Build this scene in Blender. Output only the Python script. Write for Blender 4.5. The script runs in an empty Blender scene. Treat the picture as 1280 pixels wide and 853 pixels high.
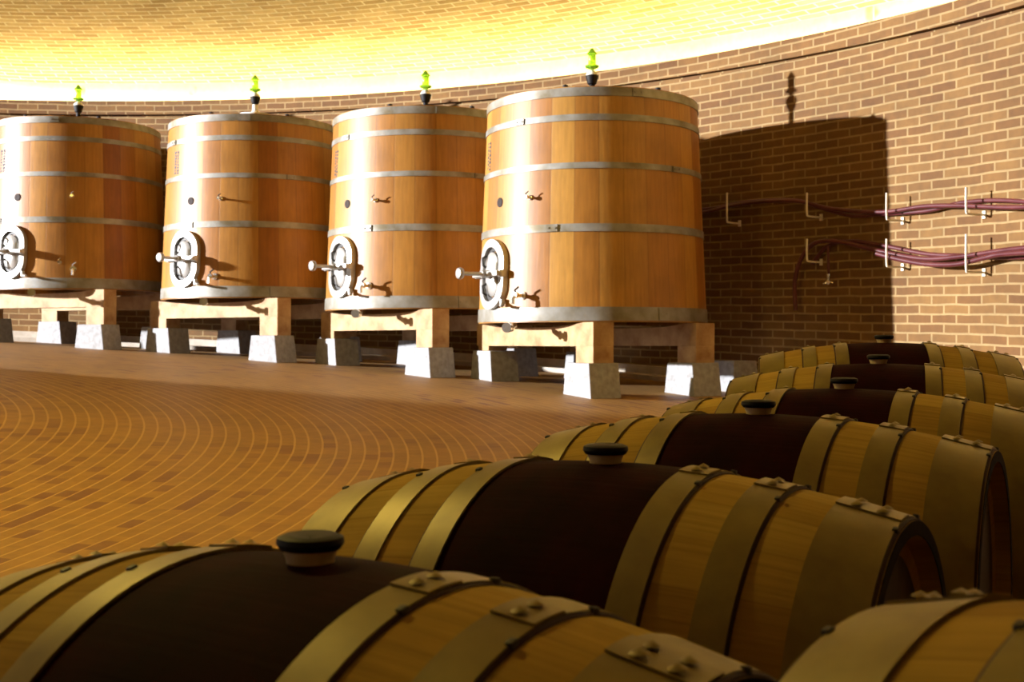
import bpy, math, random
from math import pi, sin, cos, atan2, sqrt, radians, hypot
from mathutils import Vector, Matrix
random.seed(4)
C = bpy.context.scene.collection
EYE = 1.07                       # eye height; the camera stands at (0, 0, EYE)
F = 1500.0                       # focal length in pixels of the 1280 wide frame
HOR = 428.0                      # image row of the horizon

# ------------------------------------------------------------------ the place: a round cellar whose floor climbs like a ramp
CX, CY = -6.156, 4.897           # centre of the round room
RW = 10.75                       # inner radius of the brick wall
FX, FY = -6.0, 6.0               # centre of the paving rings
def ang(x, y):
    a = atan2(y - CY, x - CX)
    return a if a > -2.5 else a + 2 * pi
def floor_z(x, y): return EYE - 0.75 + 0.48 * ang(x, y)
def wall_hit(px):
    u = (px - 640) / F
    a = 1 + u * u; b = -2 * (u * CX + CY); c = CX * CX + CY * CY - RW * RW
    Y = (-b + sqrt(b * b - 4 * a * c)) / (2 * a)
    return u * Y, Y
def wall_pt(px, py, off=0.0):    # (angle, height) on the wall face -> a point in the room
    X, Y = wall_hit(px)
    z = EYE + (HOR - py) / F * Y
    t = ang(X, Y)
    return Vector((CX + (RW - off) * cos(t), CY + (RW - off) * sin(t), z)), t
_rs = [(0,128),(100,127),(200,126),(330,121),(430,117),(530,111),(640,103),(740,91.5),(820,81),(920,67),(958,59),(1056,38.7),(1122,23),(1187,0),(1260,-22)]
_rp = sorted((wall_pt(x, y)[1], wall_pt(x, y)[0].z) for x, y in _rs)
def _fit2(pts):
    import numpy as np
    A = np.array([[1, t, t * t] for t, _ in pts]); b = np.array([z for _, z in pts])
    return np.linalg.lstsq(A, b, rcond=None)[0]
_k = _fit2(_rp)
def rim_z(t):
    lo, hi = _rp[0][0], _rp[-1][0]
    tc = min(max(t, lo), hi)
    z = _k[0] + _k[1] * tc + _k[2] * tc * tc
    return float(z + (t - tc) * (0.42 if t < lo else 0.75))

# ------------------------------------------------------------------ mesh builder
class MB:
    def __init__(s): s.v = []; s.f = []; s.mi = []; s.m = 0
    def add(s, vs, fs):
        o = len(s.v); s.v += [tuple(p) for p in vs]
        for f in fs: s.f.append([i + o for i in f]); s.mi.append(s.m)
        return s
    def box(s, c, d, M=None, taper=0.0):
        vs = []
        for z in (-1, 1):
            k = 1 - (taper if z > 0 else 0)
            for x, y in ((-1, -1), (1, -1), (1, 1), (-1, 1)):
                vs.append(Vector((x * d[0] / 2 * k, y * d[1] / 2 * k, z * d[2] / 2)))
        vs = [(M @ p if M else p) + Vector(c) for p in vs]
        return s.add(vs, [(0,3,2,1),(4,5,6,7),(0,1,5,4),(1,2,6,5),(2,3,7,6),(3,0,4,7)])
    def lathe(s, prof, seg=32, axis='z', closed=False, c=(0,0,0), a0=0, a1=2*pi):
        full = abs(a1 - a0 - 2 * pi) < 1e-6
        n = seg if full else seg + 1
        vs = []
        for r, h in prof:
            for i in range(n):
                a = a0 + (a1 - a0) * i / seg
                p = (r * cos(a), r * sin(a), h) if axis == 'z' else (h, r * cos(a), r * sin(a))
                vs.append((p[0] + c[0], p[1] + c[1], p[2] + c[2]))
        fs = []; m = len(prof)
        for j in range(m if closed else m - 1):
            k = (j + 1) % m
            for i in range(seg):
                i2 = (i + 1) % n
                fs.append((j*n+i, j*n+i2, k*n+i2, k*n+i))
        if not full and closed:
            fs.append([j*n for j in range(m)]); fs.append([j*n+seg for j in range(m)][::-1])
        return s.add(vs, fs)
    def tube(s, pts, r, seg=10, caps=True):
        pts = [Vector(p) for p in pts]; vs = []; n = len(pts)
        up = Vector((0, 0, 1)); prev = None
        for i, p in enumerate(pts):
            t = (pts[min(i+1, n-1)] - pts[max(i-1, 0)]).normalized()
            if prev is None:
                ref = up if abs(t.dot(up)) < .95 else Vector((1, 0, 0))
                a = t.cross(ref).normalized()
            else:
                a = (prev - t * prev.dot(t)).normalized()
            prev = a; b = t.cross(a)
            rr = r[i] if isinstance(r, (list, tuple)) else r
            for k in range(seg):
                q = 2 * pi * k / seg
                vs.append(p + a * rr * cos(q) + b * rr * sin(q))
        fs = [(i*seg+k, i*seg+(k+1)%seg, (i+1)*seg+(k+1)%seg, (i+1)*seg+k) for i in range(n-1) for k in range(seg)]
        if caps: fs += [tuple(range(seg))[::-1], tuple((n-1)*seg+k for k in range(seg))]
        return s.add(vs, fs)
    def build(s, name, mat, parent=None, bevel=0.0, smooth=True, sharp=35, loc=None):
        me = bpy.data.meshes.new(name); me.from_pydata(s.v, [], s.f)
        for m in (mat if isinstance(mat, (list, tuple)) else [mat]): me.materials.append(m)
        for p, i in zip(me.polygons, s.mi): p.material_index = i
        import bmesh
        bm = bmesh.new(); bm.from_mesh(me); bmesh.ops.recalc_face_normals(bm, faces=bm.faces[:])
        if bevel: bmesh.ops.bevel(bm, geom=bm.edges[:], offset=bevel, segments=2, affect='EDGES', profile=.6)
        bm.to_mesh(me); bm.free()
        if smooth:
            me.polygons.foreach_set('use_smooth', [True] * len(me.polygons))
            me.set_sharp_from_angle(angle=radians(sharp))
        me.update()
        o = bpy.data.objects.new(name, me); C.objects.link(o)
        if parent: o.parent = parent
        if loc: o.location = loc
        return o
def tag(o, label, cat, group=None):
    o['label'] = label; o['category'] = cat
    if group: o['group'] = group
    return o
def thing(name, label, cat, loc, rotz=0, group=None):
    o = bpy.data.objects.new(name, None); C.objects.link(o); o.empty_display_size = .1
    o.location = loc; o.rotation_euler = (0, 0, rotz)
    return tag(o, label, cat, group)
def struct(o): o['kind'] = 'structure'; return o
def bez(pts, n=8):               # Catmull-Rom through the points
    P = [Vector(p) for p in pts]; out = []
    for i in range(len(P) - 1):
        p0 = P[max(i-1, 0)]; p1 = P[i]; p2 = P[i+1]; p3 = P[min(i+2, len(P)-1)]
        for k in range(n):
            t = k / n
            out.append(.5 * ((2*p1) + (p2-p0)*t + (2*p0-5*p1+4*p2-p3)*t*t + (3*p1-p0-3*p2+p3)*t**3))
    out.append(P[-1]); return out

# ------------------------------------------------------------------ materials
def newmat(name):
    m = bpy.data.materials.new(name); m.use_nodes = True
    nt = m.node_tree; b = nt.nodes['Principled BSDF']; return m, nt, b
def nd(nt, t, **kw):
    n = nt.nodes.new(t)
    for k, v in kw.items():
        if k in n.inputs.keys() if isinstance(k, str) else False: n.inputs[k].default_value = v
        else: setattr(n, k, v)
    return n
def mth(nt, op, a, b=None, c=None):
    n = nt.nodes.new('ShaderNodeMath'); n.operation = op
    for i, x in enumerate((a, b, c)):
        if x is None: continue
        if isinstance(x, (int, float)): n.inputs[i].default_value = x
        else: nt.links.new(x, n.inputs[i])
    return n.outputs[0]
def mixc(nt, fac, a, b, mode='MIX'):
    n = nt.nodes.new('ShaderNodeMix'); n.data_type = 'RGBA'; n.blend_type = mode
    for i, x in ((0, fac), (6, a), (7, b)):
        if isinstance(x, (int, float)): n.inputs[i].default_value = x
        elif isinstance(x, tuple): n.inputs[i].default_value = (*x, 1)
        else: nt.links.new(x, n.inputs[i])
    return n.outputs[2]
def comb(nt, x, y, z):
    n = nt.nodes.new('ShaderNodeCombineXYZ')
    for i, v in enumerate((x, y, z)):
        if isinstance(v, (int, float)): n.inputs[i].default_value = v
        else: nt.links.new(v, n.inputs[i])
    return n.outputs[0]
def noise(nt, vec, scale, detail=3, rough=.55):
    n = nt.nodes.new('ShaderNodeTexNoise'); n.inputs['Scale'].default_value = scale
    n.inputs['Detail'].default_value = detail; n.inputs['Roughness'].default_value = rough
    if vec is not None: nt.links.new(vec, n.inputs['Vector'])
    return n.outputs['Fac']
def ramp(nt, fac, stops):
    n = nt.nodes.new('ShaderNodeValToRGB'); nt.links.new(fac, n.inputs[0])
    e = n.color_ramp.elements
    while len(e) < len(stops): e.new(.5)
    for q, (p, c) in zip(e, stops): q.position = p; q.color = (*c, 1) if isinstance(c, tuple) else (c, c, c, 1)
    return n.outputs[0]
def objxyz(nt):
    tc = nt.nodes.new('ShaderNodeTexCoord'); s = nt.nodes.new('ShaderNodeSeparateXYZ')
    nt.links.new(tc.outputs['Object'], s.inputs[0]); return tc.outputs['Object'], s.outputs

def brick_mat(name, mode, c1, c2, mortar, row, width, msize, rough=.85, bump=.35, extra=None, cen=(CX, CY), var=.5):
    m, nt, b = newmat(name)
    P, (x, y, z) = objxyz(nt)
    dx = mth(nt, 'SUBTRACT', x, cen[0]); dy = mth(nt, 'SUBTRACT', y, cen[1])
    th = mth(nt, 'ARCTAN2', dy, dx)
    r = mth(nt, 'SQRT', mth(nt, 'ADD', mth(nt, 'MULTIPLY', dx, dx), mth(nt, 'MULTIPLY', dy, dy)))
    if mode == 'wall':
        u = mth(nt, 'MULTIPLY', th, RW)
        tt = mth(nt, 'MULTIPLY', th, 0.27)
        v = mth(nt, 'SUBTRACT', z, tt)
    else:
        u = mth(nt, 'MULTIPLY', th, 9.0); v = r
    V = comb(nt, u, v, 0.0)
    wob = noise(nt, P, 3.0, 2)
    V2 = nt.nodes.new('ShaderNodeVectorMath'); V2.operation = 'ADD'
    nt.links.new(V, V2.inputs[0])
    nt.links.new(comb(nt, 0.0, mth(nt, 'MULTIPLY', mth(nt, 'SUBTRACT', wob, .5), .02), 0.0), V2.inputs[1])
    t = nt.nodes.new('ShaderNodeTexBrick')
    nt.links.new(V2.outputs[0], t.inputs['Vector'])
    t.inputs['Scale'].default_value = 1; t.inputs['Brick Width'].default_value = width
    t.inputs['Row Height'].default_value = row; t.inputs['Mortar Size'].default_value = msize
    t.inputs['Mortar Smooth'].default_value = .3; t.inputs['Bias'].default_value = 0
    t.inputs['Color1'].default_value = (*c1, 1); t.inputs['Color2'].default_value = (*c2, 1)
    t.inputs['Mortar'].default_value = (*mortar, 1)
    col = t.outputs['Color']
    n1 = noise(nt, P, 1.3, 4); n2 = noise(nt, P, 14, 3)
    col = mixc(nt, var, col, ramp(nt, n1, [(.3, .45), (.7, 1.0)]), 'MULTIPLY')
    col = mixc(nt, .5, col, ramp(nt, n2, [(.25, .55), (.75, 1.0)]), 'MULTIPLY')
    if extra: col = extra(nt, P, V, col)
    nt.links.new(col, b.inputs['Base Color']); b.inputs['Roughness'].default_value = rough
    bp = nt.nodes.new('ShaderNodeBump'); bp.inputs['Strength'].default_value = bump; bp.inputs['Distance'].default_value = .01
    h = mth(nt, 'SUBTRACT', mth(nt, 'MULTIPLY', n2, .5), t.outputs['Fac'])
    nt.links.new(h, bp.inputs['Height']); nt.links.new(bp.outputs[0], b.inputs['Normal'])
    return m

def streaks(nt, P, V, col):
    sc = nt.nodes.new('ShaderNodeVectorMath'); sc.operation = 'MULTIPLY'; sc.inputs[1].default_value = (.9, 9, 1)
    nt.links.new(V, sc.inputs[0]); n = noise(nt, sc.outputs[0], 1.0, 4)
    return mixc(nt, ramp(nt, n, [(.66, 0.0), (.72, .8)]), col, (.32, .17, .05))
def blotches(nt, P, V, col):
    # single dark, over-fired pavers scattered among the rings
    sv = nt.nodes.new('ShaderNodeSeparateXYZ'); nt.links.new(V, sv.inputs[0])
    row = mth(nt, 'FLOOR', mth(nt, 'DIVIDE', sv.outputs[1], .078))
    colm = mth(nt, 'FLOOR', mth(nt, 'ADD', mth(nt, 'DIVIDE', sv.outputs[0], .25), mth(nt, 'MULTIPLY', mth(nt, 'MODULO', row, 2.0), .5)))
    sep = nt.nodes.new('ShaderNodeTexWhiteNoise'); sep.noise_dimensions = '2D'; nt.links.new(comb(nt, colm, row, 0.0), sep.inputs['Vector'])
    n = noise(nt, P, .55, 2)
    f = mth(nt, 'MULTIPLY', mth(nt, 'GREATER_THAN', sep.outputs[0], .82), ramp(nt, n, [(.42, 0.0), (.62, 1.0)]))
    col = mixc(nt, mth(nt, 'MULTIPLY', f, .6), col, (.10, .018, .01))
    fr = mth(nt, 'ABSOLUTE', mth(nt, 'SUBTRACT', mth(nt, 'FRACT', mth(nt, 'DIVIDE', sv.outputs[1], .078)), .5))
    return mixc(nt, mth(nt, 'MULTIPLY', mth(nt, 'GREATER_THAN', fr, .43), .5), col, (.56, .33, .085))

M_wall = brick_mat('brick_wall', 'wall', (.16,.068,.014), (.235,.118,.028), (.37,.245,.10), .078, .26, .010)
M_floor = brick_mat('brick_floor', 'floor', (.30,.145,.018), (.35,.175,.024), (.36,.19,.035), .078, .25, .004, rough=.6, extra=blotches, cen=(FX, FY), var=.35)
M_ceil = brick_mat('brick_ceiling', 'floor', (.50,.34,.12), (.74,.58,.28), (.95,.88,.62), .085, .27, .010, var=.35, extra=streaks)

def simple(name, col, rough=.5, metal=0.0, nz=None, bump=0.0, spec=.5):
    m, nt, b = newmat(name)
    P, _ = objxyz(nt)
    if nz:
        n = noise(nt, P, nz[0], 4); c = mixc(nt, ramp(nt, n, [(.3, 0.0), (.7, 1.0)]), col, nz[1])
        nt.links.new(c, b.inputs['Base Color'])
        if bump:
            bp = nt.nodes.new('ShaderNodeBump'); bp.inputs['Strength'].default_value = bump; bp.inputs['Distance'].default_value = .01
            nt.links.new(n, bp.inputs['Height']); nt.links.new(bp.outputs[0], b.inputs['Normal'])
    else: b.inputs['Base Color'].default_value = (*col, 1)
    b.inputs['Roughness'].default_value = rough; b.inputs['Metallic'].default_value = metal
    b.inputs['Specular IOR Level'].default_value = spec
    return m

def stave_mat(name, axis, n_staves, c_a, c_b, c_c, stain=None, rough=.55, dirt=.5, spec=.3, sw=.55, shaded_ends=None):
    m, nt, b = newmat(name)
    P, (x, y, z) = objxyz(nt)
    oi = nt.nodes.new('ShaderNodeObjectInfo')
    if axis == 'z': th = mth(nt, 'ARCTAN2', y, x); L = z
    else: th = mth(nt, 'ARCTAN2', z, y); L = x
    q = mth(nt, 'MULTIPLY', mth(nt, 'ADD', th, pi), n_staves / (2 * pi))
    idx = mth(nt, 'FLOOR', q); fr = mth(nt, 'FRACT', q)
    wn = nt.nodes.new('ShaderNodeTexWhiteNoise'); wn.noise_dimensions = '2D'
    nt.links.new(comb(nt, idx, mth(nt, 'MULTIPLY', oi.outputs['Random'], 37.0), 0.0), wn.inputs['Vector'])
    wv = wn.outputs['Value']
    col = ramp(nt, wv, [(0.0, c_a), (.5, c_b), (1.0, c_c)])
    g = comb(nt, mth(nt, 'MULTIPLY', q, 5.0), mth(nt, 'MULTIPLY', L, 2.2), mth(nt, 'MULTIPLY', idx, 3.1))
    gn = noise(nt, g, 1.6, 4)
    col = mixc(nt, .55, col, ramp(nt, gn, [(.3, .6), (.7, 1.0)]), 'MULTIPLY')
    dn = noise(nt, P, 3.2, 4)
    col = mixc(nt, dirt, col, ramp(nt, dn, [(.3, .55), (.62, 1.0)]), 'MULTIPLY')
    seam = mth(nt, 'LESS_THAN', mth(nt, 'MINIMUM', fr, mth(nt, 'SUBTRACT', 1.0, fr)), .03)
    col = mixc(nt, mth(nt, 'MULTIPLY', seam, sw), col, (.05, .02, .008))
    if stain:
        w, sc_ = stain
        s_ = mth(nt, 'LESS_THAN', mth(nt, 'ABSOLUTE', L), w)
        sn = noise(nt, P, 9.0, 4)
        scol = mixc(nt, ramp(nt, sn, [(.35, 0.0), (.75, 1.0)]), sc_, (sc_[0]*2.6, sc_[1]*2.2, sc_[2]*2.0))
        col = mixc(nt, s_, col, scol)
    if shaded_ends: col = mixc(nt, mth(nt, 'GREATER_THAN', mth(nt, 'ABSOLUTE', L), shaded_ends), col, (.012, .007, .004))  # near-black stave tips: shade put into the colour
    nt.links.new(col, b.inputs['Base Color']); b.inputs['Roughness'].default_value = rough
    b.inputs['Specular IOR Level'].default_value = spec
    bp = nt.nodes.new('ShaderNodeBump'); bp.inputs['Strength'].default_value = .25; bp.inputs['Distance'].default_value = .004
    nt.links.new(mth(nt, 'SUBTRACT', gn, mth(nt, 'MULTIPLY', seam, 1.5)), bp.inputs['Height'])
    nt.links.new(bp.outputs[0], b.inputs['Normal'])
    return m
M_vat = stave_mat('vat_oak', 'z', 30, (.28,.095,.013), (.40,.175,.026), (.48,.24,.045), dirt=.4, sw=.2, rough=.45, spec=.36)
M_bar = stave_mat('barrel_oak', 'x', 26, (.36,.215,.042), (.45,.285,.055), (.50,.33,.07), stain=(.138, (.010,.0005,.0008)), rough=.8, spec=.04, sw=.15, dirt=.6, shaded_ends=.4535)
M_head = stave_mat('barrel_head_shaded', 'x', 6, (.02,.010,.004), (.025,.012,.005), (.03,.015,.006))  # heads kept near black, their shade painted into the wood
M_hoop = simple('galvanised_hoop', (.33,.33,.31), .5, .3, (4, (.13,.10,.045)))
M_bhoop = simple('aged_hoop', (.25,.19,.036), .48, .25, (9, (.15,.10,.02)))
M_rust_shadow = simple('rust_shadow_edge', (.035,.010,.006), .8)  # thin line beside each barrel hoop: rust and a painted shadow gap in one
M_conc = simple('concrete', (.36,.36,.37), .9, 0, (20, (.24,.235,.23)), .4)
M_beam = simple('beam_wood', (.50,.34,.16), .7, 0, (7, (.28,.14,.05)), .2)
M_steel = simple('stainless_steel', (.52,.51,.48), .35, .5, (12, (.40,.38,.35)))
M_gasket = simple('dark_gasket', (.03,.025,.02), .6)
M_hole = simple('dark_hole', (.02,.008,.004), .8)
M_black = simple('black_rubber', (.008,.006,.006), .6, spec=.2)
M_cream = simple('cream_silicone', (.62,.50,.30), .5)
M_white = simple('white_plastic', (.85,.84,.75), .4)
M_stencil = simple('stencil_ink', (.03,.04,.055), .8, 0, (30, (.10,.11,.13)))
M_hose = simple('wine_hose', (.07,.009,.013), .4, 0, (5, (.13,.03,.032)))
M_hook = simple('painted_hook', (.80,.74,.60), .5)
M_brass = simple('chrome_fitting', (.85,.83,.78), .2, .9)
M_kerb = simple('kerb_concrete', (.58,.52,.44), .85, 0, (8, (.42,.36,.28)), .3)
m, nt, b = newmat('green_glass'); M_green = m
b.inputs['Base Color'].default_value = (.30,.72,.06,1); b.inputs['Transmission Weight'].default_value = .75; b.inputs['Roughness'].default_value = .15; b.inputs['IOR'].default_value = 1.2
m, nt, b = newmat('led_strip'); M_led = m
b.inputs['Base Color'].default_value = (1,1,1,1); b.inputs['Emission Color'].default_value = (1.0,.82,.40,1); b.inputs['Emission Strength'].default_value = 46

# ------------------------------------------------------------------ setting
def ring_grid(r0, r1, nr, t0, t1, ntt, zf, c=(CX, CY)):
    vs = []; fs = []
    for j in range(nr + 1):
        r = r0 + (r1 - r0) * j / nr
        for i in range(ntt + 1):
            t = t0 + (t1 - t0) * i / ntt
            vs.append((c[0] + r * cos(t), c[1] + r * sin(t), zf(r, t)))
    n = ntt + 1
    for j in range(nr):
        for i in range(ntt):
            fs.append((j*n+i, j*n+i+1, (j+1)*n+i+1, (j+1)*n+i))
    return vs, fs
T0, T1 = -2.45, 2 * pi - 2.5
fl = MB(); fl.add(*ring_grid(.05, RW + .3, 30, T0, T1, 200, lambda r, t: EYE - .75 + .48 * t))
struct(fl.build('floor', M_floor))
# wall: a curved brick slab, open at the cellar gate on the far left (outside the picture)
G0, G1 = radians(117), radians(179)
def slab(t0, t1, r0, r1, zb, zt, n):
    vs = []; fs = []
    for i in range(n + 1):
        t = t0 + (t1 - t0) * i / n
        for r, z in ((r0, zb(t)), (r0, zt(t)), (r1, zt(t)), (r1, zb(t))):
            vs.append((CX + r * cos(t), CY + r * sin(t), z))
    for i in range(n):
        a = i * 4; c = a + 4
        for k in range(4): fs.append((a+k, a+(k+1)%4, c+(k+1)%4, c+k))
    fs += [(0,1,2,3), (n*4+3, n*4+2, n*4+1, n*4)]
    return vs, fs
fz = lambda t: EYE - .75 + .48 * t
for nm, a, b_ in (('wall_back', T0, G0), ('wall_left', G1, T1)):
    w = MB(); w.add(*slab(a, b_, RW, RW + .3, lambda t: fz(t) - .3, lambda t: rim_z(t) - .2, 160)); struct(w.build(nm, M_wall, smooth=False))
for i, (a, b_) in enumerate(((T0, G0), (G1, T1))):
    w = MB(); w.add(*slab(a, b_, RW + .03, RW + .28, lambda t: rim_z(t) - .2, lambda t: rim_z(t) - .175, 160))
    w.add(*slab(a, b_, RW - .035, RW + .3, lambda t: rim_z(t) - .175, lambda t: rim_z(t), 160)); struct(w.build('trim_%d' % (i + 1), M_wall, smooth=False))
w = MB()
w.add(*slab(T0, G0, RW - .34, RW, lambda t: fz(t) - .1, lambda t: fz(t) + .05, 120))
w.add(*slab(T0, G0, RW - .12, RW, lambda t: fz(t) + .05, lambda t: fz(t) + .13, 120)); struct(w.build('baseboard_back', M_kerb, smooth=False))
# vault springing from behind the wall head, with the light trough between
RC = RW + .9
def cz(r, t):
    s = r / RC
    return rim_z(t) + .42 + 1.75 * (1 - s * s)
ce = MB()
vs, fs = ring_grid(.05, RC, 40, T0, T1, 200, cz); ce.add(vs, fs)
for a_, b_ in ((T0, G0), (G1, T1)):
    n = 100; tt = [a_ + (b_ - a_) * i / n for i in range(n + 1)]
    ce.add([(CX + RC*cos(t), CY + RC*sin(t), rim_z(t) + dz) for dz in (.42, -.3) for t in tt], [(i, i+1, n+2+i, n+1+i) for i in range(n)])
    ce.add(*ring_grid(RW + .3, RC, 1, a_, b_, n, lambda r, t: rim_z(t) - .3))
struct(ce.build('ceiling', M_ceil, sharp=50))
for a_, b_, lb in ((-.15, G0, 'warm light strip in the trough behind the head of the long back wall'), (G1, T1, 'warm light strip in the trough over the wall left of the gate')):
    led = MB(); led.add(*slab(a_, b_, RW + .56, RW + .64, lambda t: rim_z(t) - .02, lambda t: rim_z(t) + .04, 200))
    tag(led.build('cove_light', M_led, smooth=False), lb, 'light')
# unseen brick parapet added left of the view; its sloping top shades the floor
pp = MB(); P = [(-8.0, 9.45, .25), (-8.0, 9.2, .42), (-8.0, 8.78, .65), (-8.0, 7.94, .90), (-8.0, 6.5, 1.25), (-8.0, 4.6, 1.5), (-8.0, -2.0, 1.6)]
vs = []
for x, y, z in P:
    for dx, zz in ((0, floor_z(x, y) - .1), (0, EYE + z), (-.25, EYE + z), (-.25, floor_z(x, y) - .1)): vs.append((x + dx, y, zz))
fs = []
for i in range(len(P) - 1):
    for k in range(4): fs.append((i*4+k, i*4+(k+1)%4, i*4+4+(k+1)%4, i*4+4+k))
fs += [(0,1,2,3), tuple(len(vs) - 1 - k for k in range(4))]
pp.add(vs, fs); struct(pp.build('shade_parapet', M_wall, smooth=False))

# ------------------------------------------------------------------ the four big vats
VH = 1.96
def rad(z): return 1.03 + (.945 - 1.03) * z / VH
def hoop_mb(z0, z1, lug, seg=96, th=.008):
    m = MB(); m.lathe([(rad(z0) + .001, z0), (rad(z0) + th, z0), (rad(z1) + th, z1), (rad(z1) + .001, z1)], seg, closed=True)
    r = rad((z0 + z1) / 2) + th; zc = (z0 + z1) / 2
    R = Matrix.Rotation(lug, 3, 'Z')
    m.box(R @ Vector((r + .004, 0, zc)), (.012, .10, (z1 - z0) * .9), R)
    for k in (-1, 1): m.box(R @ Vector((r + .012, k * .03, zc)), (.012, .014, .014), R)
    return m
def stadium(hw, hh, n=14):
    pts = []
    for i in range(n + 1): a = pi * i / n; pts.append((hw * cos(a), (hh - hw) + hw * sin(a)))
    for i in range(n + 1): a = pi + pi * i / n; pts.append((hw * cos(a), -(hh - hw) + hw * sin(a)))
    return pts
def curved_ring(m, zc, hw, hh, hw2, hh2, d0, d1):   # an oval ring bent to the vat's face, between two ovals
    A = stadium(hw, hh); B = stadium(hw2, hh2); n = len(A); vs = []
    for d, S in ((d0, A), (d1, A), (d1, B), (d0, B)):
        for y, z in S:
            r = rad(zc + z); vs.append((sqrt(max(r*r - y*y, .01)) + d, y, zc + z))
    fs = [(j*n+i, j*n+(i+1)%n, ((j+1)%4)*n+(i+1)%n, ((j+1)%4)*n+i) for j in range(4) for i in range(n)]
    return m.add(vs, fs)
def oval_plate(m, zc, hw, hh, x0, x1, dome=.0):
    A = stadium(hw, hh); n = len(A)
    vs = [(x0, y, zc+z) for y, z in A] + [(x1, y, zc+z) for y, z in A] + [(x1+dome*.6, y*.8, zc+z*.85) for y, z in A] + [(x1+dome, y*.4, zc+z*.45) for y, z in A]
    fs = [(j*n+i, j*n+(i+1)%n, (j+1)*n+(i+1)%n, (j+1)*n+i) for j in range(3) for i in range(n)] + [[3*n+i for i in range(n)], [i for i in range(n)][::-1]]
    return m.add(vs, fs)
def polar(r, a, z): return Vector((r * cos(a), r * sin(a), z))

def make_vat(label, loc, phi, flange, side, rs):
    v = thing('wooden_vat', label, 'vat', loc, phi, 'tall oak vats along the brick wall')
    m = MB()
    NS = 30 * 4
    prof = [(.10, .06), (rad(.06) - .05, .06), (rad(0) - .05, 0), (rad(0), 0)] + [(rad(z), z) for z in (.3, .8, 1.3, 1.7)] + [(rad(VH), VH), (rad(VH) - .05, VH), (rad(VH) - .05, VH - .06), (.10, VH - .06)]
    m.lathe([(0.001, .06)] + prof[1:-1] + [(0.001, VH - .06)], NS)
    m.build('staves', M_vat, v, sharp=40)
    for z0, z1, l in ((.01, .125, .7), (.75, .815, -.25), (1.275, 1.325, .9), (1.675, 1.728, -.6), (1.88, 1.952, .5)):
        hoop_mb(z0, z1, l + rs * .3).build('hoop', M_hoop, v)
    # oval manway door with its clamp and spindle, on local +X
    zc = .42
    f = MB(); curved_ring(f, zc, .205, .305, .142, .236, -.01, .05)
    fo = f.build('manway_frame', M_steel, v, bevel=0, sharp=40)
    g = MB(); curved_ring(g, zc, .146, .240, .108, .200, -.005, .018); g.build('gasket', M_gasket, v)
    x0 = rad(zc) - .03
    d = MB(); oval_plate(d, zc, .104, .192, x0 - .01, x0 + .055, .03); do = d.build('manway_door', M_steel, v, sharp=50)
    cb = MB(); cb.box((x0 + .115, 0, zc), (.035, .44, .045)); cb.box((x0 + .07, .205, zc), (.07, .04, .06)); cb.box((x0 + .07, -.205, zc), (.07, .04, .06))
    cb.build('clamp_bar', M_steel, v, bevel=.006)
    sp = MB(); sp.lathe([(.001, x0+.08), (.035, x0+.08), (.035, x0+.16), (.017, x0+.17), (.017, x0+.33), (.026, x0+.335), (.045, x0+.345), (.052, x0+.365), (.045, x0+.385), (.02, x0+.395), (.001, x0+.395)], 20, axis='x', c=(0, 0, zc))
    sp.build('spindle', M_steel, v)
    for s_, zz in ((1, .11), (1, -.13)):
        hh = MB(); hh.tube([(x0 + .075, -.06, zc + zz - .05), (x0 + .11, -.06, zc + zz - .03), (x0 + .115, -.06, zc + zz + .03), (x0 + .075, -.06, zc + zz + .05)], .011, 8)
        hh.build('door_grip', M_gasket, do)
    la = MB(); la.tube([(x0 + .04, .19, zc - .25), (x0 + .10, .235, zc - .275), (x0 + .12, .30, zc - .28)][::1], .014, 8); la.lathe([(.001,-.03),(.022,-.03),(.022,.03),(.001,.03)], 12, c=(x0 + .06, .19, zc - .25))

    lo = la.build('latch', M_steel, v)

    # bung hole
    a = radians(-3) * side; z = 1.04
    R = Matrix.Rotation(a, 3, 'Z')
    h = MB(); h.lathe([(.001, -.01), (.042, -.01), (.042, .006), (.03, .010), (.001, .004)], 20, axis='x')
    ho = h.build('bung_hole', M_hole, v, loc=polar(rad(z), a, z)); ho.rotation_euler = (0, 0, a)
    # sample cock, tasting tap and drain valve, round to the camera's side of the door
    sa = side * radians(-25 if rs != 0 else -40)
    def fitting(name, a, z, big):
        fm = MB(); k = 1.25 if big else .8
        fm.lathe([(.001, 0), (.028*k, 0), (.028*k, .012), (.014*k, .016), (.014*k, .07*k), (.02*k, .072*k), (.02*k, .10*k), (.001, .10*k)], 16, axis='x')
        o = fm.build(name, M_brass, v, loc=polar(rad(z), a, z)); o.rotation_euler = (0, 0, a)
        t = MB(); t.tube([(.085*k, 0, 0), (.09*k, 0, .035*k), (.09*k, .03*k, .055*k)], .007*k, 8)
        t.build('tap_lever', M_brass if rs == 0 else M_black, o)
        if big:
            n = MB(); n.tube([(.09*k, 0, 0), (.11*k, 0, -.02*k), (.112*k, 0, -.06*k)], .011*k, 8); n.build('spout', M_brass, o)
    fitting('sample_cock', sa, 1.05, False)
    fitting('tasting_tap', side * radians(-22 if rs != 0 else -41), .225, True)
    if rs == 0: fitting('thermometer_pocket', side * radians(-33), .30, False)
    dv = MB(); dv.tube([(0, 0, .03), (.03, 0, -.02), (.12, 0, -.045), (.22, 0, -.045)], .026, 12)
    dv.lathe([(.001, .20), (.042, .20), (.042, .235), (.001, .235)], 16, axis='x', c=(0, 0, -.045))
    dv.lathe([(.001, .12), (.036, .12), (.036, .15), (.001, .15)], 16, axis='x', c=(0, 0, -.045))
    da = side * radians(-14)
    do_ = dv.build('drain_valve', M_brass, v, loc=polar(rad(0) - .06, da, 0)); do_.rotation_euler = (0, 0, da - .5 * side)
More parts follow.
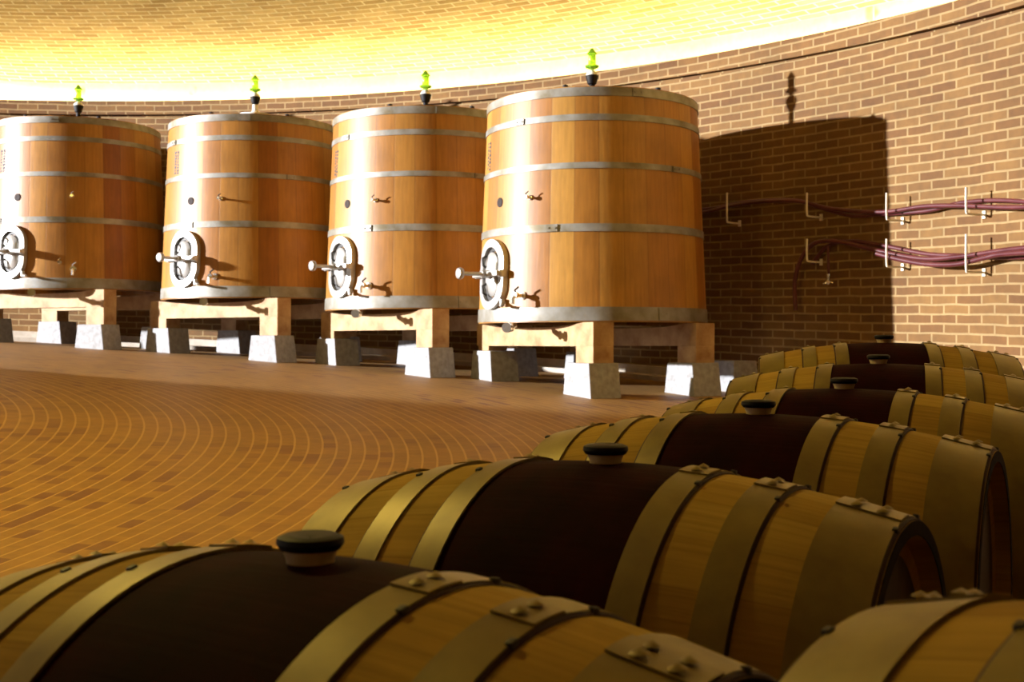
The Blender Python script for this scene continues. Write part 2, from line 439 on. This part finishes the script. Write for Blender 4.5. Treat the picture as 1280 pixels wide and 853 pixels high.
    # worn stencil beside the door axis: unreadable columns of letters running down the stave
    st = MB(); rr = random.Random(rs + 5)
    for colk in range(2):
        z = 1.60
        while z > 1.36:
            hgt = rr.uniform(.018, .032)
            a = side * radians(15 - colk * 3.4) ; w_ = rr.uniform(.6, 1.0) * radians(2.3)
            for seg in range(rr.choice((1, 2, 2))):
                aa = a + (seg - .4) * w_ * .55
                z1 = z - hgt * rr.uniform(.6, 1)
                vs_ = [polar(rad(q) + dd, aa + k * w_ * .22, q) for dd in (.0005, .003) for q, k in ((z, -1), (z, 1), (z1, 1), (z1, -1))]
                st.add(vs_, [(4,5,6,7), (0,3,2,1), (0,1,5,4), (1,2,6,5), (2,3,7,6), (3,0,4,7)])
            vs_ = [polar(rad(q) + dd, a + k * w_ * .5, q) for dd in (.0005, .003) for q, k in ((z, -1), (z, 1), (z - .007, 1), (z - .007, -1))]
            st.add(vs_, [(4,5,6,7), (0,3,2,1), (0,1,5,4), (1,2,6,5), (2,3,7,6), (3,0,4,7)])
            z -= hgt + .008
    st.build('stencil_mark', M_stencil, v, smooth=False)
    # fermentation lock standing in the lid
    zt = VH - .06
    h0 = 2.17 + (.07 if flange else 0)
    al = MB(); al.lathe([(.001, zt), (.03, zt), (.026, h0), (.040, h0 + .01), (.060, h0 + .075), (.058, h0 + .085), (.001, h0 + .085)], 20)
    ao = al.build('airlock', M_black, v)
    h0 += .085
    c_ = MB(); c_.lathe([(.001, h0), (.056, h0 + .001), (.05, h0 + .02), (.03, h0 + .04), (.016, h0 + .05), (.001, h0 + .05)], 20); c_.build('airlock_collar', M_white, ao)
    h0 += .048
    g = MB(); g.lathe([(.001, h0), (.016, h0), (.026, h0 + .012), (.060, h0 + .025), (.063, h0 + .042), (.036, h0 + .05), (.034, h0 + .135), (.038, h0 + .145), (.050, h0 + .15), (.028, h0 + .175), (.012, h0 + .20), (.001, h0 + .205)], 20)
    g.build('airlock_glass', M_green, ao)
    if flange:
        q = MB(); q.lathe([(.001, 2.085), (.20, 2.095), (.20, 2.115), (.08, 2.125), (.034, 2.165), (.030, 2.235), (.001, 2.235)], 28)
        q.build('airlock_flange', M_white, ao)
    for a in (1.9, 2.6, 4.4, 5.3):
        b2 = MB(); b2.lathe([(.001, VH), (.022, VH), (.024, VH + .02), (.001, VH + .03)], 10, c=(*polar(rad(VH) - .03, a - phi, 0)[:2], 0)); b2.build('lid_stud', M_black, v)
    return v

vats = [  # image x of the axis, height in pixels, image row of the foot, door angle left of the line to the camera, wording
    (98, 217.6, 366, 44, 'tall oak vat cut off by the left edge of the photo, farthest of the four', False),
    (319, 230.6, 376.6, 46, 'tall oak vat with a pale round flange under its airlock, second from the left', True),
    (532, 252.6, 389.6, 54, 'tall oak vat directly left of the largest and nearest vat', False),
    (740, 289, 405, 56.5, 'largest-looking and nearest oak vat, beside the dark shadow on the brick wall', False)]
who = ['the leftmost vat', 'the second vat from the left', 'the third vat from the left', 'the nearest vat at the right']
for i, (px, H, yb, fa, label, fl_) in enumerate(vats):
    Y = F * 2.1 / H; X = (px - 640) / F * Y; zb = EYE + (HOR - yb) / F * Y
    pc = atan2(-Y, -X); phi = pc - radians(fa)
    Fd = Vector((cos(phi), sin(phi), 0)); Gd = Vector((-sin(phi), cos(phi), 0))   # Gd points left/away; -Gd to the right
    Gd = -Gd if Gd.x < 0 else Gd
    side = -1 if Gd.dot(Vector((-sin(phi), cos(phi), 0))) > 0 else 1
    v = make_vat(label, (X, Y, zb), phi, fl_, side, i)
    Cn = Vector((X, Y, 0)); Rm = Matrix.Rotation(phi, 3, 'Z')
    bb = zb - .20
    for a, nm in ((.55, 'front'), (-.5, 'rear')):
        b_ = MB(); L = 2.0
        # beam with a shallow hollow sawn along its top
        n = 14; vs = []; fs = []
        for k in range(n + 1):
            t = -1 + 2 * k / n
            top = -.004 - (.035 if abs(t) < .82 else 0.0) * (1 if .2 < a else 1) * (1 - (abs(t) / .82) ** 4 if abs(t) < .82 else 0)
            for rx, zz in ((-.1, -.20), (.1, -.20), (.1, top), (-.1, top)):
                vs.append(Vector((rx, t * L / 2, zz)))
        for k in range(n):
            q = k * 4
            for j in range(4): fs.append((q+j, q+(j+1)%4, q+4+(j+1)%4, q+4+j))
        fs += [(3,2,1,0), (n*4, n*4+1, n*4+2, n*4+3)]
        b_.add(vs, fs)
        o = b_.build('support_beam', M_beam, smooth=False)
        o.location = Cn + Fd * a + Vector((0, 0, zb)); o.rotation_euler = (0, 0, phi)
        tag(o, 'pale %s timber beam carrying %s' % (nm, who[i]), 'beam', 'timber beams under the vats')
        for sgn, sd in ((-1, 'left'), (1, 'right')):
            p = Cn + Fd * a + Gd * (.83 * sgn)
            zf_ = floor_z(p.x, p.y)
            top = zf_ + .275
            if top > bb - .005: top = bb
            bl = MB(); vs = []
            for zz, k in ((0, 1.0), (1, .82)):
                for sx, sy in ((-1, -1), (1, -1), (1, 1), (-1, 1)):
                    q = Rm @ Vector((sx * .15 * (1 if zz == 0 else .97), sy * .21 * k, 0))
                    z = (floor_z(p.x + q.x, p.y + q.y) - .002) if zz == 0 else top
                    vs.append((q.x, q.y, z - zf_))
            bl.add(vs, [(0,3,2,1),(4,5,6,7),(0,1,5,4),(1,2,6,5),(2,3,7,6),(3,0,4,7)])
            o = bl.build('concrete_block', M_conc, bevel=.008, smooth=False, loc=(p.x, p.y, zf_))
            tag(o, 'grey tapered concrete block, %s %s foot under %s' % (nm, sd, who[i]), 'block', 'concrete blocks under the vats')
            if bb - top > .012:
                h_ = bb - top
                sm = MB(); sm.box((0, 0, h_ / 2), (.20, .26 if h_ > .05 else .2, h_))
                o = sm.build('wood_packer', M_beam, bevel=min(.004, h_ * .2), smooth=False, loc=p + Gd * (.04 * sgn) + Vector((0, 0, top)))
                o.rotation_euler = (0, 0, phi)
                tag(o, 'pale wood packer on the %s %s block under %s' % (nm, sd, who[i]), 'packer', 'wood packers on the concrete blocks')

# lone block and bottom of the next stand beside the wall, right of the nearest vat
p = Vector((2.03, 10.95, 0)); t = ang(p.x, p.y)
zf_ = floor_z(p.x, p.y)
bl = MB(); bl.box((0, 0, .14), (.34, .30, .28), None, .12)
o = bl.build('concrete_block', M_conc, bevel=.008, smooth=False, loc=(p.x, p.y, zf_ - .004)); o.rotation_euler = (0, 0, t)
tag(o, 'lone grey concrete block on the floor between the nearest vat and the barrels', 'block', 'concrete blocks under the vats')

# ------------------------------------------------------------------ barrels
HL = .455
def brad(x): return .288 + .058 * (1 - (x / HL) ** 2)
def make_barrel(label):
    nm_ = MB(); nm_.box((0, 0, 0), (.008, .011, .009)); nail_mesh = nm_.build('hoop_nail', M_gasket, bevel=.002)
    b = thing('wine_barrel', label, 'barrel', (0, 0, 0), 0, 'oak barrels lying in a row')
    m = MB(); xs = [-HL + 2 * HL * k / 24 for k in range(25)]
    prof = [(brad(HL) - .05, -HL + .035), (brad(HL) - .024, -HL + .03), (brad(HL) - .02, -HL), ] + [(brad(x), x) for x in xs] + [(brad(HL) - .02, HL), (brad(HL) - .024, HL - .03), (brad(HL) - .05, HL - .035)]
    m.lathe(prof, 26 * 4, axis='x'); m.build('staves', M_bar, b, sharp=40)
    for s in (-1, 1):
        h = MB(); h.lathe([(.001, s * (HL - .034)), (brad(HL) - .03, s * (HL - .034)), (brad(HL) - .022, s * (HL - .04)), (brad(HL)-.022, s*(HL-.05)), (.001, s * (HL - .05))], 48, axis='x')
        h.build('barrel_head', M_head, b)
        for x0, x1, nr in ((.136, .180, 1), (.248, .294, 1), (.362, .448, 2)):
            h = MB(); a, c = s * x0, s * x1
            h.lathe([(brad(a) + .0005, a), (brad(a) + .0045, a), (brad(c) + .0045, c), (brad(c) + .0005, c)], 96, axis='x', closed=True)
            # lapped end of the strap, rivets and the hoop nails that hold it
            la0 = 1.50 + .10 * s
            pr = [(brad(a) + .0035, a), (brad(a) + .007, a), (brad(c) + .007, c), (brad(c) + .0035, c)]
            h.lathe(pr, 6, axis='x', closed=True, a0=la0 - .075, a1=la0 + .085)
            for k in range(nr):
                for q in (-.035, .045):
                    xx = a + (c - a) * ((.5,) if nr == 1 else (.3, .7))[k]; rr_ = brad(xx) + .0085; an = la0 + q
                    h.add([(xx + .009*cos(w), (rr_) * cos(an) - .009*sin(w)*sin(an), rr_ * sin(an) + .009*sin(w)*cos(an)) for w in [k2*pi/4 for k2 in range(8)]] + [(xx, (rr_+.005)*cos(an), (rr_+.005)*sin(an))],
                          [(i, (i+1) % 8, 8) for i in range(8)])
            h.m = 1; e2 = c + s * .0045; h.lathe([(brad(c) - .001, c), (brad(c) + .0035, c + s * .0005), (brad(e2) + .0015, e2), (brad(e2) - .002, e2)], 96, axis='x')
            o = h.build('hoop', [M_bhoop, M_rust_shadow], b)
            e = s * x1
            for an in (1.36, 1.80):
                no = nail_mesh.copy(); C.objects.link(no); no.parent = o
                no.location = (e, (brad(e) + .003) * cos(an), (brad(e) + .003) * sin(an)); no.rotation_euler = (an - pi/2, 0, 0)
    g = MB(); g.lathe([(.001, .33), (.023, .33), (.025, .350), (.029, .360), (.001, .360)], 20); bo = g.build('bung', M_cream, b)
    g = MB(); g.lathe([(.001, .358), (.031, .359), (.035, .365), (.034, .371), (.027, .374), (.001, .370)], 24); g.build('bung_cap', M_black, bo)
    bpy.data.objects.remove(nail_mesh)
    return b
def copy_tree(o, parent=None):
    c = o.copy(); C.objects.link(c); c.parent = parent
    for ch in [q for q in bpy.data.objects if q.parent == o]: copy_tree(ch, c)
    return c
row = [  # bung image x, depth, image row of the barrel's top, heading, wording
    (388, 1.23, 697, -33, 'nearest whole oak barrel, its dark stained middle at the bottom left'),
    (757, 1.84, 575, -30, 'second oak barrel of the row, wide wine-dark band in the middle of the picture'),
    (948, 2.455, 515, -28, 'third oak barrel of the row, right behind the one with the widest dark band'),
    (1055, 3.085, 484, -25, 'fourth oak barrel of the row, reddish stained middle, cut by the right edge'),
    (1098, 3.745, 453, -18, 'fifth oak barrel of the row, second from the back'),
    (1105, 4.43, 427, -12, 'farthest oak barrel of the row, silhouetted against the sunlit brick wall')]
first = None; rails = {1: [], -1: []}
for k, (px, Y, yt, hd, label) in enumerate(row):
    X = (px - 640) / F * Y; zt = EYE + (HOR - yt) / F * Y
    if first is None: b = first = make_barrel(label)
    else: b = copy_tree(first); b['label'] = label
    a = radians(hd)
    b.location = (X, Y, zt - .35); b.rotation_euler = (0, 0, a)
    for s in (1, -1):
        rails[s].append(Vector((X, Y, zt - .35 - brad(.17) - .014)) + Vector((cos(a), sin(a), 0)) * .215 * s)
b = copy_tree(first); b['label'] = 'blurred oak barrel closest to the camera, cut by the bottom right corner'
b0a = radians(-45); head = Vector((.292, 1.0, EYE - .225 - .29))
b.location = head + Vector((cos(b0a), sin(b0a), 0)) * HL; b.rotation_euler = (0, 0, b0a)
B0 = b.location.copy()
for s, nm in ((1, 'outer'), (-1, 'inner')):
    P = rails[s]; P = [P[0] + (P[0] - P[1]) * .75] + P + [P[-1] + (P[-1] - P[-2]) * .6]
    pts = bez(P, 6); vs = []; fs = []; n = len(pts)
    for i, p in enumerate(pts):
        t = (pts[min(i+1, n-1)] - pts[max(i-1, 0)]); t.z = 0; t.normalize(); q = Vector((t.y, -t.x, 0)) * .028
        fz_ = floor_z(p.x, p.y)
        for d, z in ((-q, fz_), (q, fz_), (q, p.z), (-q, p.z)): vs.append(((p + d).x, (p + d).y, z))
    for i in range(n - 1):
        for j in range(4): fs.append((i*4+j, i*4+(j+1)%4, i*4+4+(j+1)%4, i*4+4+j))
    fs += [(3,2,1,0), (n*4-4, n*4-3, n*4-2, n*4-1)]
    r_ = MB(); r_.add(vs, fs); tag(r_.build('barrel_rail', M_beam, smooth=False), '%s timber rail on the floor under the row of barrels' % nm, 'rail', 'timber rails under the barrels')
for s, nm in ((1, 'far'), (-1, 'near')):
    c = B0 + Vector((cos(b0a), sin(b0a), 0)) * .215 * s; top = B0.z - brad(.17) - .012; fz_ = floor_z(c.x, c.y)
    r_ = MB(); r_.box((0, 0, (top - fz_) / 2), (.055, .5, top - fz_)); o = r_.build('barrel_bearer', M_beam, smooth=False, loc=(c.x, c.y, fz_)); o.rotation_euler = (0, 0, b0a)
    tag(o, 'short timber bearer at the %s end beneath the blurred corner barrel' % nm, 'bearer')

# ------------------------------------------------------------------ hoses on the wall
def hose(name, label, pts, r, offs=.10):
    P = [wall_pt(x, y, offs + (o[0] if o else 0))[0] for x, y, *o in pts]
    m = MB(); m.tube(bez(P, 8), r, 12); return tag(m.build(name, M_hose), label, 'hose', 'wine hoses hung along the brick wall')
hose('wine_hose', 'upper front wine-red hose on the hooks, waving along the whole wall', [(800,270),(876,268),(935,256),(1000,252),(1050,262),(1112,266),(1165,259),(1214,258),(1280,260),(1400,255)], .018)
hose('wine_hose', 'upper rear wine-red hose, arching above the others near the nearest vat', [(800,262),(876,263),(930,254),(960,251),(1000,251),(1030,260),(1070,270),(1112,268),(1165,264),(1214,253),(1280,252),(1400,268)], .017, .05)
hose('wine_hose', 'lower long wine-red hose whose end drops down in the wall shadow', [(1004,388),(1003,352),(1012,322),(1030,304),(1060,303),(1112,315),(1165,324),(1214,321),(1280,312),(1400,300)], .020)
hose('wine_hose', 'lower rear wine-red hose, straighter one behind the sagging pair', [(1020,330),(1040,308),(1070,302),(1112,308),(1165,318),(1214,320),(1280,322),(1400,310)], .018, .05)
hose('wine_hose', 'lowest sagging wine-red hose below the lower hooks', [(1112,318),(1140,325),(1175,331),(1214,331),(1250,323),(1280,318),(1400,312)], .020, .15)
for px, y0, y1, w in ((908, 243, 272, 'upper hook nearest the vat'), (1010, 243, 264, 'upper hook inside the dark wall shadow'), (1112, 243, 268, 'upper hook just right of the wall shadow edge'), (1214, 236, 260, 'upper hook nearest the right edge'),
                      (1010, 300, 320, 'lower hook inside the dark wall shadow'), (1112, 300, 326, 'lower hook just right of the wall shadow edge'), (1214, 294, 332, 'lower hook nearest the right edge')):
    p, t = wall_pt(px + 17, y0); q, _ = wall_pt(px + 17, y1 + 3)
    inn = Vector((-cos(t), -sin(t), 0)); m = MB()
    out = .19
    lo = q + Vector((0, 0, -.035))
    m.tube(bez([lo, lo + inn * (out - .03), lo + inn * out + Vector((0, 0, .03)), p + inn * out], 4), .009, 8)
    m.box(lo + inn * .006, (.012, .03, .06), Matrix.Rotation(t, 3, 'Z'))
    tag(m.build('hose_hook', M_hook), 'thin pale metal hose hook, ' + w, 'hook', 'hose hooks on the brick wall')
p, t = wall_pt(1045, 308, .10)
wn_ = thing('spray_nozzle', 'small shiny nozzle hanging on a thin hose in the wall shadow', 'nozzle', p)
m = MB(); m.tube([(0, 0, .0), (0, 0, -.12), (.004, 0, -.25)], .012, 8); m.build('supply_hose', M_hose, wn_)
m = MB(); m.lathe([(.001, -.25), (.02, -.25), (.02, -.27), (.012, -.275), (.012, -.30), (.022, -.305), (.022, -.33), (.012, -.345), (.001, -.345)], 14)
m.tube([(0, 0, -.315), (-.035, -.01, -.335), (-.05, -.01, -.34)], .009, 8); m.tube([(0, 0, -.315), (.04, -.01, -.33)], .008, 8); m.build('nozzle_head', M_brass, wn_)

# ------------------------------------------------------------------ light
def lamp(kind, name, loc, energy, col, **kw):
    l = bpy.data.lights.new(name, kind); l.energy = energy; l.color = col
    for k, v_ in kw.items(): setattr(l, k, v_)
    o = bpy.data.objects.new(name, l); C.objects.link(o); o.location = loc; return o
# low daylight entering by the open cellar gate on the left
L = lamp('POINT', 'daylight_through_gate', (-40, 5.6, EYE + 6.2), 245000, (.97, .97, 1.0), shadow_soft_size=.35)
# warm fill lights added overhead, out of view, for the barrels and floor
for x, y, e in ((-2.8, 4.6, 165), (-8.5, 3.0, 40)):
    l = lamp('AREA', 'warm_fill_lamp', (x, y, EYE + 3.3), e, (1.0, .74, .17), shape='DISK', size=.5)
w = bpy.data.worlds.new('sky'); bpy.context.scene.world = w; w.use_nodes = True
w.node_tree.nodes['Background'].inputs[0].default_value = (.75, .85, 1, 1); w.node_tree.nodes['Background'].inputs[1].default_value = .6

# ------------------------------------------------------------------ camera
cam = bpy.data.cameras.new('camera'); co = bpy.data.objects.new('camera', cam); C.objects.link(co)
co.location = (0, 0, EYE); co.rotation_euler = (pi / 2, 0, 0)
cam.sensor_width = 36; cam.lens = F / 1280 * 36; cam.shift_y = (HOR - 426.5) / 1280
cam.clip_start = .05; cam.clip_end = 200
cam.dof.use_dof = True; cam.dof.focus_distance = 3.4; cam.dof.aperture_fstop = 9
sc = bpy.context.scene; sc.camera = co
sc.view_settings.view_transform = 'Standard'; sc.view_settings.look = 'None'
sc.view_settings.exposure = 0.0; sc.view_settings.gamma = 1; sc.view_settings.use_curve_mapping = False
sc.cycles.use_denoising = True; sc.cycles.max_bounces = 8; sc.cycles.diffuse_bounces = 5
sc.cycles.sample_clamp_indirect = 8
